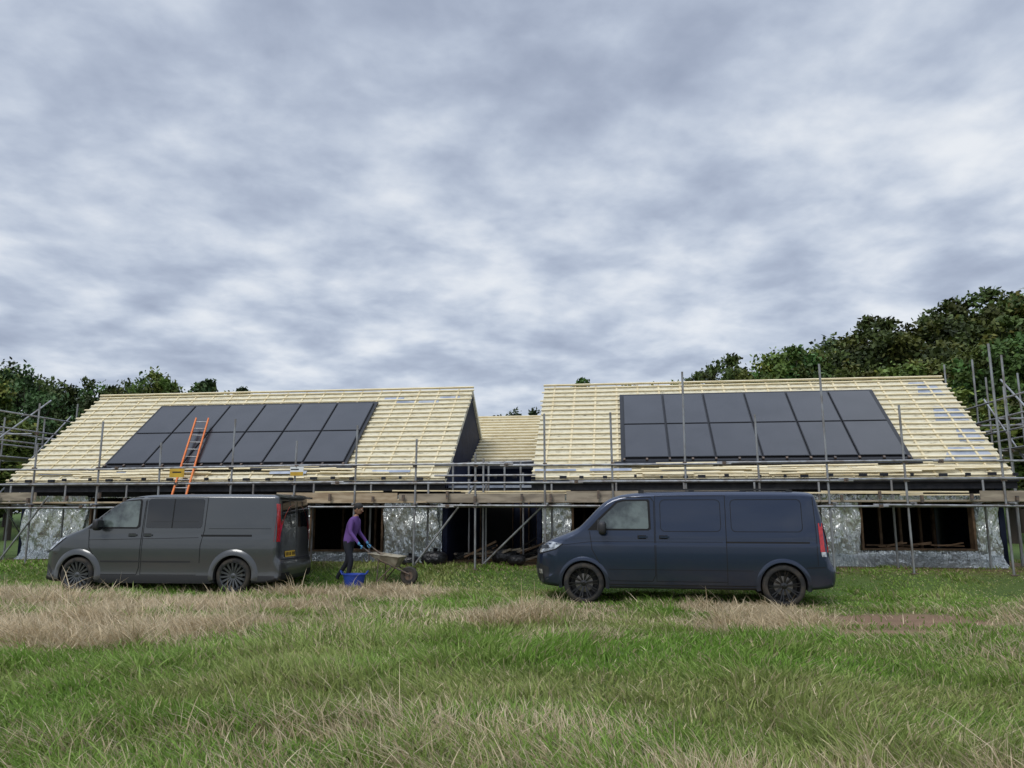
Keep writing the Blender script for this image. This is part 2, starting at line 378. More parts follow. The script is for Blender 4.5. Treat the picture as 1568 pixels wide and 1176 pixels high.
def house(s0,s1,pan,openings,seed):
    rd=random.Random(seed)
    H=empty('house_under_construction',HO,HZ)
    mb=MB(); M=slopeM(); 
    mb.box(((s0+s1)/2,SL/2,-.06),(s1-s0,SL,.12),memb,M)
    Mb=Matrix.Translation((0,2*run,z_e))@Matrix.Rotation(math.pi,4,'Z')@Matrix.Rotation(sa,4,'X')
    mb.box((-(s0+s1)/2,SL/2-.004,-.061),(s1-s0,SL-.01,.12),memb,Mb)
    mb.obj('roof_deck',H)
    mb=MB()
    s=s0+.3
    while s<s1:
        mb.box((s,SL/2,.0125),(.05,SL-.02,.025),batt,M); s+=.6
    k=0;d=.05
    while d<SL-.02:
        a=s0-rd.uniform(-.01,.07); b_=s1+rd.uniform(-.01,.07)
        x=a
        while x<b_-.01:
            e=min(b_,x+rd.uniform(3.2,4.8)); 
            if b_-e<.6: e=b_
            dz=rd.uniform(-.006,.006)
            mb.box(((x+e)/2,d+dz,.0385+rd.uniform(-.002,.003)),(e-x-.004,.05,.025),batt,M); x=e
        d+=.245;k+=1
    mb.box(((s0+s1)/2,SL-.01,.075),(s1-s0+.06,.05,.05),batt,M)
    mb.obj('battens',H)
    p0,p1,q0,q1=pan; y0=q0*SL;y1=q1*SL
    mb=MB()
    mb.box(((p0+p1)/2,(y0+y1)/2,.075),(p1-p0+.16,y1-y0+.2,.05),pframe,M)
    mb.box(((p0+p1)/2,y0-.17,.075),(p1-p0+.5,.15,.03),black,M)
    nc=6;cw=(p1-p0)/nc;rh=(y1-y0)/2
    for i in range(nc):
        for j in range(2):
            cx=p0+cw*(i+.5);cy=y0+rh*(j+.5)
            mb.box((cx,cy,.118),(cw-.035,rh-.03,.03),pframe,M)
            mb.box((cx,cy,.1345),(cw-.075,rh-.07,.008),pglass,M)
    for i in range(nc*2+1):
        mb.box((p0+(p1-p0)*i/(nc*2),y0-.06,.11),(.05,.07,.06),coup,M)
    mb.obj('solar_panels',H)
    mb=MB()
    mb.box(((s0+s1)/2,.0,z_e-.16),(s1-s0,.03,.20),black)
    mb.box(((s0+s1)/2,.31,z_e-.2),(s1-s0-.02,.58,.02),black)
    mb.cyl((s0,-.08,z_e-.07),(s1,-.08,z_e-.07),.055,black)
    for i in range(26):
        a=rd.uniform(s0,s1-2.5); l=rd.uniform(1.,2.6)
        yy=rd.uniform(.02,.5); mb.beam((a,yy,.075+rd.uniform(0,.04)),(a+l,yy+rd.uniform(-.03,.05),.075+rd.uniform(0,.04)),.045,.025,batt,M)
    for i in range(7):
        a=rd.uniform(s0+.3,s1-1); l=rd.uniform(.4,1.1)
        mb.box((a,.3,.068),(l,rd.uniform(.08,.16),.004),sheet,M)
    mb.obj('eaves',H)
    mb=MB()
    for sx_,o in((s0+.12,0),(s1-.12,0)):
        p=[(0.6,.1),(0.6,z_e+.3),(run,z_e+rise-.16),(2*run-.6,z_e+.3),(2*run-.6,.1)]
        v=[(sx_-.06,a,b2) for a,b2 in p]+[(sx_+.06,a,b2) for a,b2 in p]; n=5
        mb.add(v,[tuple(range(n-1,-1,-1)),tuple(range(n,2*n))]+[(i,(i+1)%n,n+(i+1)%n,n+i) for i in range(n)],navy)
    for sx_ in (s0+.02,s1-.02):
        mb.box((sx_,SL/2,-.17),(.035,SL,.2),navy,M)
        for j in range(5): mb.box((sx_,.5+j*.95,-.05),(.05,.08,.05),stud,M)
    mb.obj('gable_walls',H)
    mb=MB(); W0,W1=s0+.2,s1-.2; zt=2.02; zb=.1
    cur=W0
    for (a,b2,zs,zh) in openings:
        mb.box(((cur+a)/2,.66,(zb+zt)/2),(a-cur,.12,zt-zb),foil)
        mb.box(((a+b2)/2,.66,(zb+zs)/2),(b2-a,.12,zs-zb),foil)
        mb.box(((a+b2)/2,.66,(zh+zt)/2),(b2-a,.12,zt-zh),foil)
        for xx in (a+.02,b2-.02): mb.box((xx,.62,(zs+zh)/2),(.05,.25,zh-zs),stud)
        mb.box(((a+b2)/2,.62,zs+.02),(b2-a-.1,.25,.04),stud)
        cur=b2
    mb.box(((cur+W1)/2,.66,(zb+zt)/2),(W1-cur,.12,zt-zb),foil)
    mb.box(((W0+W1)/2,.66,(2.7+zt)/2),(W1-W0,.13,2.7-zt),black)
    mb.obj('front_wall',H)
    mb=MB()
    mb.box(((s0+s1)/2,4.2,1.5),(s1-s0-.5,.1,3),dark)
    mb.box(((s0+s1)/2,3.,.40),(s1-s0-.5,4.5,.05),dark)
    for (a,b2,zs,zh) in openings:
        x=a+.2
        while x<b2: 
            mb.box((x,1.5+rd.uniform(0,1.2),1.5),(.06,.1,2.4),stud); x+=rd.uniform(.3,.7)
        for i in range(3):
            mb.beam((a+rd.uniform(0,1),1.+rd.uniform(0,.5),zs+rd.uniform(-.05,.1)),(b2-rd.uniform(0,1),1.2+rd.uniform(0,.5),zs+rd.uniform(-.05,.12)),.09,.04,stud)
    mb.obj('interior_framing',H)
    return H
H1=house(-13.8,-1.68,(-11.2,-4.47,.14,.805),[(-11.6,-9.2,.7,2.0),(-5.35,-3.4,.62,1.95)],3)
H2=house(.48,11.45,(2.74,9.37,.155,.83),[(1.42,2.9,.9,1.9),(8.2,10.7,.74,1.9)],4)
mb=MB(); M=slopeM()
for x,y,a,b2 in((10.95,3.95,.36,.55),(10.75,4.3,.3,.2),(11.0,2.75,.42,.7),(11.1,1.75,.3,.6),(10.8,.95,.6,.5)):
    mb.hexa([(x-a,y-b2/2,.002),(x+a*.9,y-b2/2,.002),(x+a*.7,y+b2/2,.002),(x-a*.6,y+b2/2,.002),(x-a,y-b2/2,.008),(x+a*.9,y-b2/2,.008),(x+a*.7,y+b2/2,.008),(x-a*.6,y+b2/2,.008)],sheet,M)
mb.obj('membrane_patches',H2)
mb=MB()
for x,y in((-3.6,3.9),(-2.9,3.88),(-2.3,4.1),(-4.0,4.1)):
    mb.box((x,y,.008),(.6,.12,.01),sheet,M)
mb.obj('membrane_patches',H1)
def skirt(s0,s1,zt,par,seed,t0=.5,out=.35):
    nxs=int((s1-s0)/.06); rows=12
    X=np.linspace(s0,s1,nxs); mb=MB(); vs=[];fs=[]
    for j in range(rows):
        v=j/(rows-1)
        for i,x in enumerate(X):
            a=float(fbm(np.array(x*2.4+seed+v*1.1),np.array(v*3.),3))-.5
            vs.append((x,t0-out*v**1.6+a*.26,zt*(1-v)+.33*v+ (a*.22 if v<.6 else a*.1)))
    for j in range(rows-1):
        for i in range(nxs-1): fs.append((j*nxs+i,j*nxs+i+1,(j+1)*nxs+i+1,(j+1)*nxs+i))
    mb.add(vs,fs,foil); mb.obj('foil_skirt',par,ang=60)
skirt(7.0,11.2,.72,H2,3,.5,.5); skirt(.7,2.5,.7,H2,5); skirt(-5.6,-2.0,.6,H1,9); skirt(-13.5,-11.2,.7,H1,12)
def drape(s0,s1,z0,z1,par,seed):
    nxs=max(6,int((s1-s0)/.05)); rows=26; vs=[];fs=[];mb=MB()
    for j in range(rows):
        v=j/(rows-1); z=z1+(z0-z1)*v
        for i in range(nxs):
            x=s0+(s1-s0)*i/(nxs-1)
            a=float(fbm(np.array(x*3.+seed+.6*math.sin(z*2)),np.array(z*1.1+seed),3))-.5
            vs.append((x+(.04*math.sin(z*5+seed) if i in(0,nxs-1) else 0),.50-abs(a)*.4,z))
    for j in range(rows-1):
        for i in range(nxs-1): fs.append((j*nxs+i,j*nxs+i+1,(j+1)*nxs+i+1,(j+1)*nxs+i))
    mb.add(vs,fs,foil); mb.obj('foil_drape',par,ang=60)
for a,b2,z in((-13.55,-11.7,.6),(-3.35,-1.95,.5)): drape(a,b2,z,2.05,H1,a)
for a,b2,z in((.75,1.38,.6),(2.95,5.5,.5),(6.9,8.15,.6),(10.75,11.2,.6)): drape(a,b2,z,2.05,H2,a)
LB=empty('link_building',HO,HZ); mb=MB()
zl,rl,hl=3.1,3.4,1.75; al=math.atan2(hl,rl); sl_=math.hypot(rl,hl)
ML=Matrix.Translation((0,3.7,zl))@Matrix.Rotation(al,4,'X')
mb.box((-.6,sl_/2,-.06),(4.2,sl_,.12),memb,ML)
d=.05
while d<sl_: mb.box((-.6,d,.03),(4.15,.05,.05),batt,ML); d+=.245
mb.box((-.6,4.1,1.75),(2.7,.12,2.7),navy)
mb.box((-.6,3.72,zl-.12),(4.0,.04,.2),black)
mb.box((-.6,2.0,2.25),(2.2,3.0,.06),sheet); mb.box((-.6,.55,2.2),(2.2,.05,.18),black)
for i in range(9): mb.beam((-1.5+i*.24,4.0,.4),(-1.5+i*.24,4.0,2.4),.04,.09,stud)
mb.box((-.95,3.95,1.3),(.8,.06,1.8),dark)
mb.obj('link_building_shell',LB)
# ------------------------------------------------------------------ scaffolding
SC=empty('scaffolding',HO,HZ)
mb=MB(); cp=MB(); tr=.0242
def clampb(x,t,z): cp.box((x,t,z),(.085,.085,.075),coup); cp.cyl((x,t-.07,z),(x,t+.05,z),.012,coup,n=6)
def gzl(s,t):
    X=s*.99+.139*t;Y=19-.139*s+.99*t; return float(gz(X,Y))
stand=[(-13.5,3.1),(-11.9,3.3),(-10.15,3.85),(-8.48,3.3),(-6.66,3.85),(-5.05,3.3),(-3.56,3.65),(-2.1,3.3),(-.66,2.95),(.94,3.85),(2.48,3.85),(4.06,4.75),(5.66,3.75),(7.09,4.85),(8.67,3.9),(10.6,5.2),(12.3,4.8)]
tf,tb=-1.3,-.2
for x,h in stand:
    j=random.uniform(-.05,.05)
    mb.cyl((x,tf,gzl(x,tf)-.05),(x+j,tf,h),tr,galv); mb.cyl((x+.05,tb,gzl(x,tb)-.05),(x+.05,tb,2.35),tr,galv)
    mb.box((x,tf,gzl(x,tf)+.0),(.15,.15,.02),coup)
    mb.cyl((x+.06,tf-.25,1.80),(x+.06,.45,1.80),tr,galv)
    for z in (1.745,2.29,2.68): clampb(x,tf,z)
    clampb(x+.05,tb,1.78)
for z,a,b2 in((1.745,-14.6,12.6),(2.29,-14.2,12.9),(2.68,-14.8,12.4)):
    x=a
    while x<b2:
        e=min(b2,x+random.uniform(4,6.3)); y=tf-.05; dz=random.uniform(-.03,.03)
        mb.cyl((x-.15,y,z+dz),(e+.15,y+random.uniform(-.01,.01),z+random.uniform(-.03,.03)),tr,galv); clampb(e,y,z); x=e
mb.cyl((-14.5,tb+.05,1.745),(12.6,tb+.05,1.745),tr,galv)
mb.cyl((-1.9,-.2,2.75),(.6,-.2,2.75),tr,galv); mb.cyl((-1.9,-.2,2.5),(.6,-.2,2.5),tr,galv)
for x in (-1.5,-1.1,-.6,-.2,.2): mb.cyl((x,.1,2.1),(x,.1,2.85),tr,galv)
mb.cyl((-1.8,1.5,2.9),(.5,1.5,2.95),tr,galv)
mb.cyl((-12.6,tf-.05,.4),(-11.4,tf-.05,2.),tr,galv); mb.cyl((-2.1,tf+.05,.4),(-.7,tf+.05,2.2),tr,galv); mb.cyl((-.6,tf+.6,.4),(.9,tf+.3,1.8),tr,galv)
mb.cyl((11.,tf-.05,.4),(12.2,tf-.05,2.3),tr,galv)
mb.cyl((-.66,-.3,.4),(-.66,-.3,2.9),tr,galv); mb.cyl((.2,.6,.4),(.2,.6,2.6),tr,galv); mb.cyl((-1.3,1.2,.4),(-1.3,1.2,2.6),tr,galv)
for s_,sg in((-14.35,-1),(12.15,1)):
    for t,h in((.0,4.2),(1.6,5.0),(3.2,5.2),(5.,5.4)):
        hh=h+(.5 if sg>0 else -.2)
        mb.cyl((s_,t,.2),(s_,t,hh),tr,galv); mb.cyl((s_+sg*1.1,t,.2),(s_+sg*1.1,t,hh-.4),tr,galv)
        mb.cyl((s_-.2,t+.05,3.1),(s_+sg*1.3,t+.05,3.1),tr,galv); mb.cyl((s_-.2,t+.05,3.9),(s_+sg*1.3,t+.05,3.9),tr,galv)
        for z in(3.1,3.9): clampb(s_,t,z)
    for z in(2.0,3.15,3.6,3.95,4.4):
        mb.cyl((s_-.05,-1.6,z),(s_-.05,5.6,z),tr,galv)
        if z<4.2: mb.cyl((s_+sg*1.15,-1.6,z),(s_+sg*1.15,5.6,z),tr,galv)
    mb.cyl((s_+sg*.2,-1.,.5),(s_+sg*.2,3.2,4.6),tr,galv); mb.cyl((s_+sg*1.2,3.2,.5),(s_+sg*1.2,.0,4.0),tr,galv)
    mb.cyl((s_-sg*.1,-1.3,2.6),(s_+sg*.3,2.4,5.0),tr,galv)
    for k in range(4): mb.beam((s_+sg*(.2+.24*k),-.5,3.16),(s_+sg*(.2+.24*k),5.3,3.16),.225,.038,board2)
mb.cyl((12.9,-.6,.3),(12.9,-.6,3.4),tr,galv); mb.cyl((11.8,.9,.3),(11.8,.9,4.6),tr,galv)
mb.beam((11.9,-.3,3.98),(13.6,.4,4.02),.22,.06,board); mb.beam((11.9,-.3,3.9),(13.6,.5,3.9),.22,.04,board2)
mb.obj('tubes',SC); cp.obj('couplers',SC)
mb=MB()
for k in range(5):
    x=-14.3+random.uniform(-.3,0)
    while x<12.6:
        l=random.choice([3.9,3.9,3.,2.4]); t=tf+.12+k*.232
        mb.beam((x+.01,t,1.845+random.uniform(0,.01)),(x+l-.01,t,1.845+random.uniform(0,.01)),.225,.038,random.choice([board,board2,board2])); x+=l
x=-14.2
while x<12.4:
    l=random.choice([3.9,3.9,2.4,3.,1.6]); zz=1.965+random.uniform(-.03,.03)
    if random.random()<.8: mb.beam((x+.02,tf+.04+random.uniform(0,.006),zz),(x+l-.02,tf+.04,zz+random.uniform(-.02,.02)),.04,random.choice([.2,.22,.225]),random.choice([board,board2,board2]))
    x+=l
for i in range(12):
    x=random.uniform(-13,9.5); l=random.uniform(1.5,3.8); z=random.uniform(1.9,2.15); t=random.uniform(-.7,-.15)
    mb.beam((x,t,z),(x+l,t+random.uniform(-.05,.05),z+random.uniform(-.03,.03)),.05,.03,batt)
mb.obj('boards',SC)
mb=MB()
for i in range(46):
    x=-13.6+i*.57+random.uniform(-.12,.12); mb.box((x,-.1,2.45+random.uniform(-.02,.02)),(random.choice([.06,.1,.17]),.06,.07),black)
for i in range(30):
    x=-13.6+i*.87+random.uniform(-.12,.12); mb.box((x,tf-.06,2.0+random.uniform(-.12,.02)),(.05,.07,random.uniform(.1,.2)),coup)
mb.obj('brackets',SC)
yel=mat('yellow_sign',(.62,.40,.03),.6,col2=(.5,.3,.03),scale=4); whi=mat('white_sign',(.75,.76,.74),.6)
def sign(x,z,w,h,two):
    e=empty('scaffold_sign',HO,HZ); mb=MB()
    mb.box((x,tf-.09,z),(w,.01,h),whi if two else yel)
    if two: mb.box((x,tf-.098,z-h*.28),(w*.96,.004,h*.4),yel); mb.box((x-.05,tf-.098,z+h*.2),(w*.6,.004,h*.12),black)
    else: mb.box((x,tf-.098,z+.02),(w*.6,.004,.03),black)
    mb.obj('sign_plate',e)
sign(-8.0,2.55,.38,.2,False); sign(-4.95,2.57,.33,.22,True)
org=mat('orange_fibreglass',(.75,.20,.03),.5,col2=(.66,.15,.02),scale=5)
Ld=empty('ladder'); mb=MB(); A=Vector((-8.32,19.35,1.9)); B=Vector((-8.95,22.1,4.28)); wv=Vector((.17,.02,0))
for sg in(-1,1): mb.beam(A+wv*sg,B+wv*sg,.035,.075,org)
n=11
for i in range(n):
    p=A.lerp(B,(i+.5)/n); mb.cyl(p-wv,p+wv,.014,galv,n=8)
mb.obj('ladder_frame',Ld)
CL=empty('timber_pile',HO,HZ); mb=MB()
for i in range(22):
    x=random.uniform(-1.5,.3); t=random.uniform(-.2,1.8); z=.42+random.uniform(0,.2)
    a=random.uniform(-.6,.6); l=random.uniform(.5,1.4)
    mb.beam((x,t,z),(x+l*math.cos(a),t+l*math.sin(a),z+random.uniform(-.05,.4)),.08,.045,random.choice([stud,board2,dark,dark,dark]))
for i in range(8):
    x=random.uniform(8.3,10.2); mb.beam((x,.9,.8+random.uniform(0,.06)),(x+random.uniform(.3,.8),1.0,.82+random.uniform(0,.1)),.05,.03,stud)
mb.obj('offcuts',CL)
bagm=mat('black_polythene',(.015,.015,.017),.3,bump=.8,bscale=6,bdist=.1)
for i,(x,t,r_) in enumerate(((-1.75,-.7,.28),(-.2,.2,.3),(.15,-.3,.2),(-2.3,-.9,.2))):
    e=empty('rubble_bag',HO,HZ); mb=MB(); mb.sell((x,t,.4+r_*.5),(r_*1.1,r_,r_*.62),bagm,.75)
    mb.cyl((x,t,.4+r_),(x+.03,t,.4+r_*1.35),.03,bagm,.06); o=mb.obj('bag',e,ang=80)
# ------------------------------------------------------------------ vans
glass_d=mat('tinted_glass',(.006,.007,.008),.05,spec=.8)
glass_l=mat('cab_glass',(.04,.05,.05),.05,col2=(.13,.16,.15),scale=3.2,spec=.9)
tyre=mat('tyre_rubber',(.018,.018,.018),.85,col2=(.05,.042,.033),scale=7,bump=.3)
plast=mat('black_plastic',(.02,.02,.022),.55)
gap=mat('panel_gap',(.004,.004,.005),.8)
redl=mat('red_lens',(.5,.008,.01),.12,coat=1.,col2=(.35,.005,.008),scale=12)
whl=mat('clear_lens',(.62,.65,.67),.1,.5,coat=1.,col2=(.18,.19,.2),scale=14)
disc=mat('brake_disc',(.3,.28,.26),.4,.9)
def chaikin(P,n=2):
    for _ in range(n):
        Q=[]
        for i in range(len(P)):
            a=P[i];b=P[(i+1)%len(P)]
            Q.append(tuple(a[k]*.75+b[k]*.25 for k in range(len(a)))); Q.append(tuple(a[k]*.25+b[k]*.75 for k in range(len(a))))
        P=Q
    return P
class Van:
    def __init__(s,name,loc,rz,prof,L,W,wheels,zw,ra,paint,Tz,bow=.12):
        s.E=empty(name,loc,rz); s.L=L;s.W=W; hw=W/2
        P=chaikin(prof,2); n=len(P)
        T=[]
        for i in range(n):
            a=P[i-1];b=P[(i+1)%n]; d=Vector((b[0]-a[0],b[1]-a[1])).normalized(); T.append((d.y,-d.x))
        K=7; bm=bmesh.new(); rings=[]
        def ring(f,sg):
            r=[]
            for (x,z,a,b_),(ix,iz) in zip(P,T):
                ins=a*(1-math.cos(f)); y=hw-b_*(1-math.sin(f))
                r.append(bm.verts.new((x+ix*ins,sg*y,z+iz*ins)))
            return r
        fs=[math.pi/2*k/(K-1) for k in range(K)]
        for f in reversed(fs): rings.append(ring(f,-1))
        for q in(-.7,-.4,0,.4,.7): rings.append([bm.verts.new((x,q*(hw-b_),z)) for (x,z,a,b_) in P])
        for f in fs: rings.append(ring(f,1))
        for r0,r1 in zip(rings,rings[1:]):
            for i in range(n): 
                j=(i+1)%n; bm.faces.new((r0[i],r0[j],r1[j],r1[i]))
        bm.faces.new(rings[0]); bm.faces.new(list(reversed(rings[-1])))
        x=.1
        while x<L: bmesh.ops.bisect_plane(bm,geom=bm.verts[:]+bm.edges[:]+bm.faces[:],dist=1e-4,plane_co=(x,0,0),plane_no=(1,0,0)); x+=.14
        z=.35
        zs=[.35,.45,.55,.65,.78,.9,1.0,1.05,1.09,1.13,1.2,1.3,1.42,1.55,1.68,1.8,1.88]
        for z in zs: bmesh.ops.bisect_plane(bm,geom=bm.verts[:]+bm.edges[:]+bm.faces[:],dist=1e-4,plane_co=(0,0,z),plane_no=(0,0,1))
        zz=[p[0] for p in Tz];tv=[p[1] for p in Tz]
        for v in bm.verts:
            x,y,z=v.co
            F=1-.07*max(0,(1.4-x)/1.4)**2-.03*max(0,(x-(L-.9))/.9)**2
            y2=y*float(np.interp(z,zz,tv))*F
            xb=x+bow*(y/hw)**2*max(0,1-x/1.8)-.06*(y/hw)**2*max(0,(x-L+.6)/.6)
            v.co=(xb,y2,z)
        bmesh.ops.recalc_face_normals(bm,faces=bm.faces[:])
        me=bpy.data.meshes.new('body'); bm.to_mesh(me); bm.free()
        o=bpy.data.objects.new('body',me); sc.collection.objects.link(o)
        cut=MB()
        for xw in wheels:
            for sg in(-1,1): cut.cyl((xw,sg*1.5,zw),(xw,sg*.52,zw),ra,plast,n=48)
        co_=cut.obj('cut',smooth=False)
        md=o.modifiers.new('b','BOOLEAN'); md.object=co_; md.operation='DIFFERENCE'; md.solver='EXACT'
        dg=bpy.context.evaluated_depsgraph_get(); me2=bpy.data.meshes.new_from_object(o.evaluated_get(dg))
        o.modifiers.clear(); o.data=me2; bpy.data.objects.remove(co_)
        me2.materials.clear(); me2.materials.append(paint); me2.materials.append(plast)
        for p in me2.polygons:
            c=p.center; p.material_index=0
            for xw in wheels:
                if math.hypot(c.x-xw,c.z-zw)<ra*1.003 and (abs(c.y)<hw*.9 or math.hypot(c.x-xw,c.z-zw)<ra*.9 or abs(p.normal.y)<.3): p.material_index=1
            if c.z<.32 : p.material_index=1
        me2.shade_smooth(); me2.set_sharp_from_angle(angle=R(32))
        o.parent=s.E; s.body=o
        s.bvh=BVHTree.FromPolygons([v.co.copy() for v in me2.vertices],[tuple(p.vertices) for p in me2.polygons])
        s.d=MB(); s.hw=hw
    def decal(s,poly,m,pr='S',off=.004,step=.07):
        if pr=='S': s.decal(poly,m,'-',off,step); s.decal(poly,m,'+',off,step); return
        bm=bmesh.new(); f=bm.faces.new([bm.verts.new((a,b,0)) for a,b in poly])
        a0=min(p[0] for p in poly);a1=max(p[0] for p in poly);b0=min(p[1] for p in poly);b1=max(p[1] for p in poly)
        x=a0+step
        while x<a1: bmesh.ops.bisect_plane(bm,geom=bm.verts[:]+bm.edges[:]+bm.faces[:],dist=1e-5,plane_co=(x,0,0),plane_no=(1,0,0)); x+=step
        x=b0+step
        while x<b1: bmesh.ops.bisect_plane(bm,geom=bm.verts[:]+bm.edges[:]+bm.faces[:],dist=1e-5,plane_co=(0,x,0),plane_no=(0,1,0)); x+=step
        bm.verts.index_update(); vs=[]
        for v in bm.verts:
            a,b,_=v.co
            if pr=='-': o=Vector((a,-3,b));d=Vector((0,1,0))
            elif pr=='+': o=Vector((a,3,b));d=Vector((0,-1,0))
            elif pr=='F': o=Vector((-2,a,b));d=Vector((1,0,0))
            else: o=Vector((s.L+2,a,b));d=Vector((-1,0,0))
            h,nrm,_i,_d=s.bvh.ray_cast(o,d)
            if h is None: h,nrm,_i,_d=s.bvh.find_nearest(Vector((a,-s.hw if pr=='-' else s.hw,b)) if pr in'+-' else Vector((0 if pr=='F' else s.L,a,b)))
            if nrm.dot(d)>0: nrm=-nrm
            vs.append(h+nrm*off)
        s.d.add(vs,[[v.index for v in f.verts] for f in bm.faces],m); bm.free()
    def line(s,pts,w,m,pr='S',off=.003,closed=False):
        pts=list(pts)+([pts[0]] if closed else [])
        for (a,b),(c,d) in zip(pts,pts[1:]):
            v=Vector((c-a,d-b)); 
            if v.length<1e-6: continue
            v.normalize(); n=Vector((-v.y,v.x))*w/2; e=v*w/2
            s.decal([(a-n.x-e.x,b-n.y-e.y),(c-n.x+e.x,d-n.y+e.y),(c+n.x+e.x,d+n.y+e.y),(a+n.x-e.x,b+n.y-e.y)],m,pr,off+random.uniform(0,.0008),.1)
    def flare(s,xw,zw,ra,m,w=.07,out=.02,a0=-12,a1=192):
        for sg in(-1,1):
            vs=[];n=36;k=4
            for i in range(n+1):
                t=R(a0+(a1-a0)*i/n)
                for r_,o_ in((ra-.015,-.05),(ra-.008,out),(ra+w*.5,out),(ra+w,.001)):
                    x=xw+r_*math.cos(t);z=zw+r_*math.sin(t)
                    rr=max(r_,ra+.02); xx=xw+rr*math.cos(t);zz=max(zw+rr*math.sin(t),.3)
                    h,_n,_i,_d=s.bvh.ray_cast(Vector((xx,sg*3,zz)),Vector((0,-sg,0)))
                    y=(abs(h.y) if h is not None and abs(h.y)>s.hw*.6 else s.hw*.95)
                    vs.append((x,sg*(y+o_),z))
            s.d.add(vs,[(i*k+q,i*k+q+1,(i+1)*k+q+1,(i+1)*k+q) for i in range(n) for q in range(k-1)],m)
    def wheels(s,xs,zw,Rw,rim,ns,twin,yo):
        for xw in xs:
            for sg in(-1,1):
                mb=MB(); y=sg*yo; c=(xw,y,zw)
                mb.lathe([(.74*Rw,.03),(.76*Rw,.004),(.82*Rw,-.004),(.92*Rw,.006),(.985*Rw,.03),(Rw,.055),(Rw,.18),(.95*Rw,.215),(.66*Rw,.215)],c,tyre,sg,48)
                mb.lathe([(.755*Rw,.006),(.74*Rw,-.004),(.715*Rw,.004),(.70*Rw,.03),(.66*Rw,.15)],c,rim,sg,48)
                mb.lathe([(.66*Rw,.15),(.4*Rw,.16),(.01,.16)],c,plast,sg,32)
                mb.lathe([(.45*Rw,.12),(.44*Rw,.11),(.15*Rw,.105)],c,disc,sg,32)
                mb.lathe([(.17*Rw,.07),(.16*Rw,.03),(.06*Rw,.02),(.055*Rw,.012),(.005,.012)],c,rim,sg,24)
                for i in range(ns):
                    for dt in ((-twin,twin) if twin else (0,)):
                        t=2*math.pi*i/ns+.1; t1=t+dt
                        d0=Vector((math.cos(t+dt*.3),0,math.sin(t+dt*.3)));d1=Vector((math.cos(t1),0,math.sin(t1)))
                        n0=Vector((-d0.z,0,d0.x));n1=Vector((-d1.z,0,d1.x)); w0,w1=(.010,.007) if twin else (.016,.011)
                        Y=lambda dep:Vector((0,-sg*dep,0)); C=Vector(c)
                        p0=C+d0*.13*Rw;p1=C+d1*.725*Rw
                        mb.hexa([p0-n0*w0+Y(.03),p0+n0*w0+Y(.03),p0+n0*w0+Y(.07),p0-n0*w0+Y(.07),p1-n1*w1+Y(.004),p1+n1*w1+Y(.004),p1+n1*w1+Y(.05),p1-n1*w1+Y(.05)],rim)
                mb.obj('wheel',s.E)
        mb=MB(); mb.box((s.L/2,0,.36),(s.L-.7,1.0,.22),plast)
        for xw in xs: mb.cyl((xw,-.8,zw),(xw,.8,zw),.05,plast)
        mb.obj('underbody',s.E)
    def mirror(s,x,z,m,y0=None):
        mb=MB()
        for sg in(-1,1):
            y=sg*(s.hw*.97); mb.sell((x,y+sg*.16,z),(.07,.12,.12),m,.6); mb.box((x+.07,y+sg*.16,z),(.006,.17,.16),glass_d)
            mb.beam((x+.02,y-sg*.06,z-.06),(x,y+sg*.12,z-.05),.06,.05,plast)
        mb.obj('mirrors',s.E,ang=60)
    def handle(s,x,z,m,w=.16):
        s.decal([(x-.05-.05,z-.035),(x+.05,z-.035),(x+.05,z+.03),(x-.1,z+.03)],gap)
        for sg in(-1,1):
            h=s.bvh.ray_cast(Vector((x,sg*3,z)),Vector((0,-sg,0)))[0]
            s.d.beam((x-w/2,h.y+sg*.02,z),(x+w/2,h.y+sg*.02,z),.018,.03,m)
    def finish(s): s.d.obj('trim_and_glass',s.E,ang=50)
def rrect(x0,z0,x1,z1,r=.06,n=4):
    P=[]
    for cx,cz,a0 in((x1-r,z1-r,0),(x0+r,z1-r,90),(x0+r,z0+r,180),(x1-r,z0+r,270)):
        for i in range(n+1):
            a=R(a0+90*i/n); P.append((cx+r*math.cos(a),cz+r*math.sin(a)))
    return P
pn=mat('navy_metallic_paint',(.011,.023,.055),.28,.5,coat=.9,dirt=.35)
rb=mat('gloss_black_alloy',(.012,.012,.013),.3,.3,coat=.5)
prof=[(.12,.27,.05,.08),(.02,.38,.3,.35),(-.02,.62,.34,.36),(.0,.86,.3,.32),(.07,1.0,.26,.28),(.25,1.11,.16,.2),(.52,1.21,.1,.14),(.76,1.29,.08,.1),(.94,1.45,.07,.09),(1.22,1.73,.07,.10),(1.42,1.87,.08,.11),(1.72,1.95,.08,.13),(2.4,1.985,.08,.13),(3.8,1.985,.08,.13),(4.80,1.97,.08,.12),(5.02,1.94,.08,.11),(5.07,1.82,.07,.09),(5.18,1.3,.08,.09),(5.22,1.0,.08,.09),(5.25,.75,.12,.12),(5.33,.64,.12,.12),(5.33,.42,.12,.12),(5.24,.29,.05,.06),(3.9,.27,.03,.03),(1.5,.27,.03,.03)]
Tz=[(.25,.955),(.33,.975),(.5,.99),(.75,1.0),(1.05,.993),(1.08,.982),(1.12,.985),(1.25,.972),(1.6,.93),(1.85,.895),(2,.87)]
wx=(.94,4.40)
V2=Van('navy_panel_van',(.53,15.36,-.0),R(-10),prof,5.3,1.92,wx,.35,.405,pn,Tz)
V2.decal([(1.02,1.285),(1.22,1.50),(1.54,1.80),(1.66,1.835),(2.13,1.84),(2.15,1.80),(2.16,1.31),(2.12,1.285)],gap,off=.003)
V2.decal([(1.24,1.315),(1.24,1.46),(1.57,1.775),(1.68,1.805),(2.09,1.81),(2.11,1.78),(2.12,1.34),(2.1,1.315)],glass_l,off=.006)
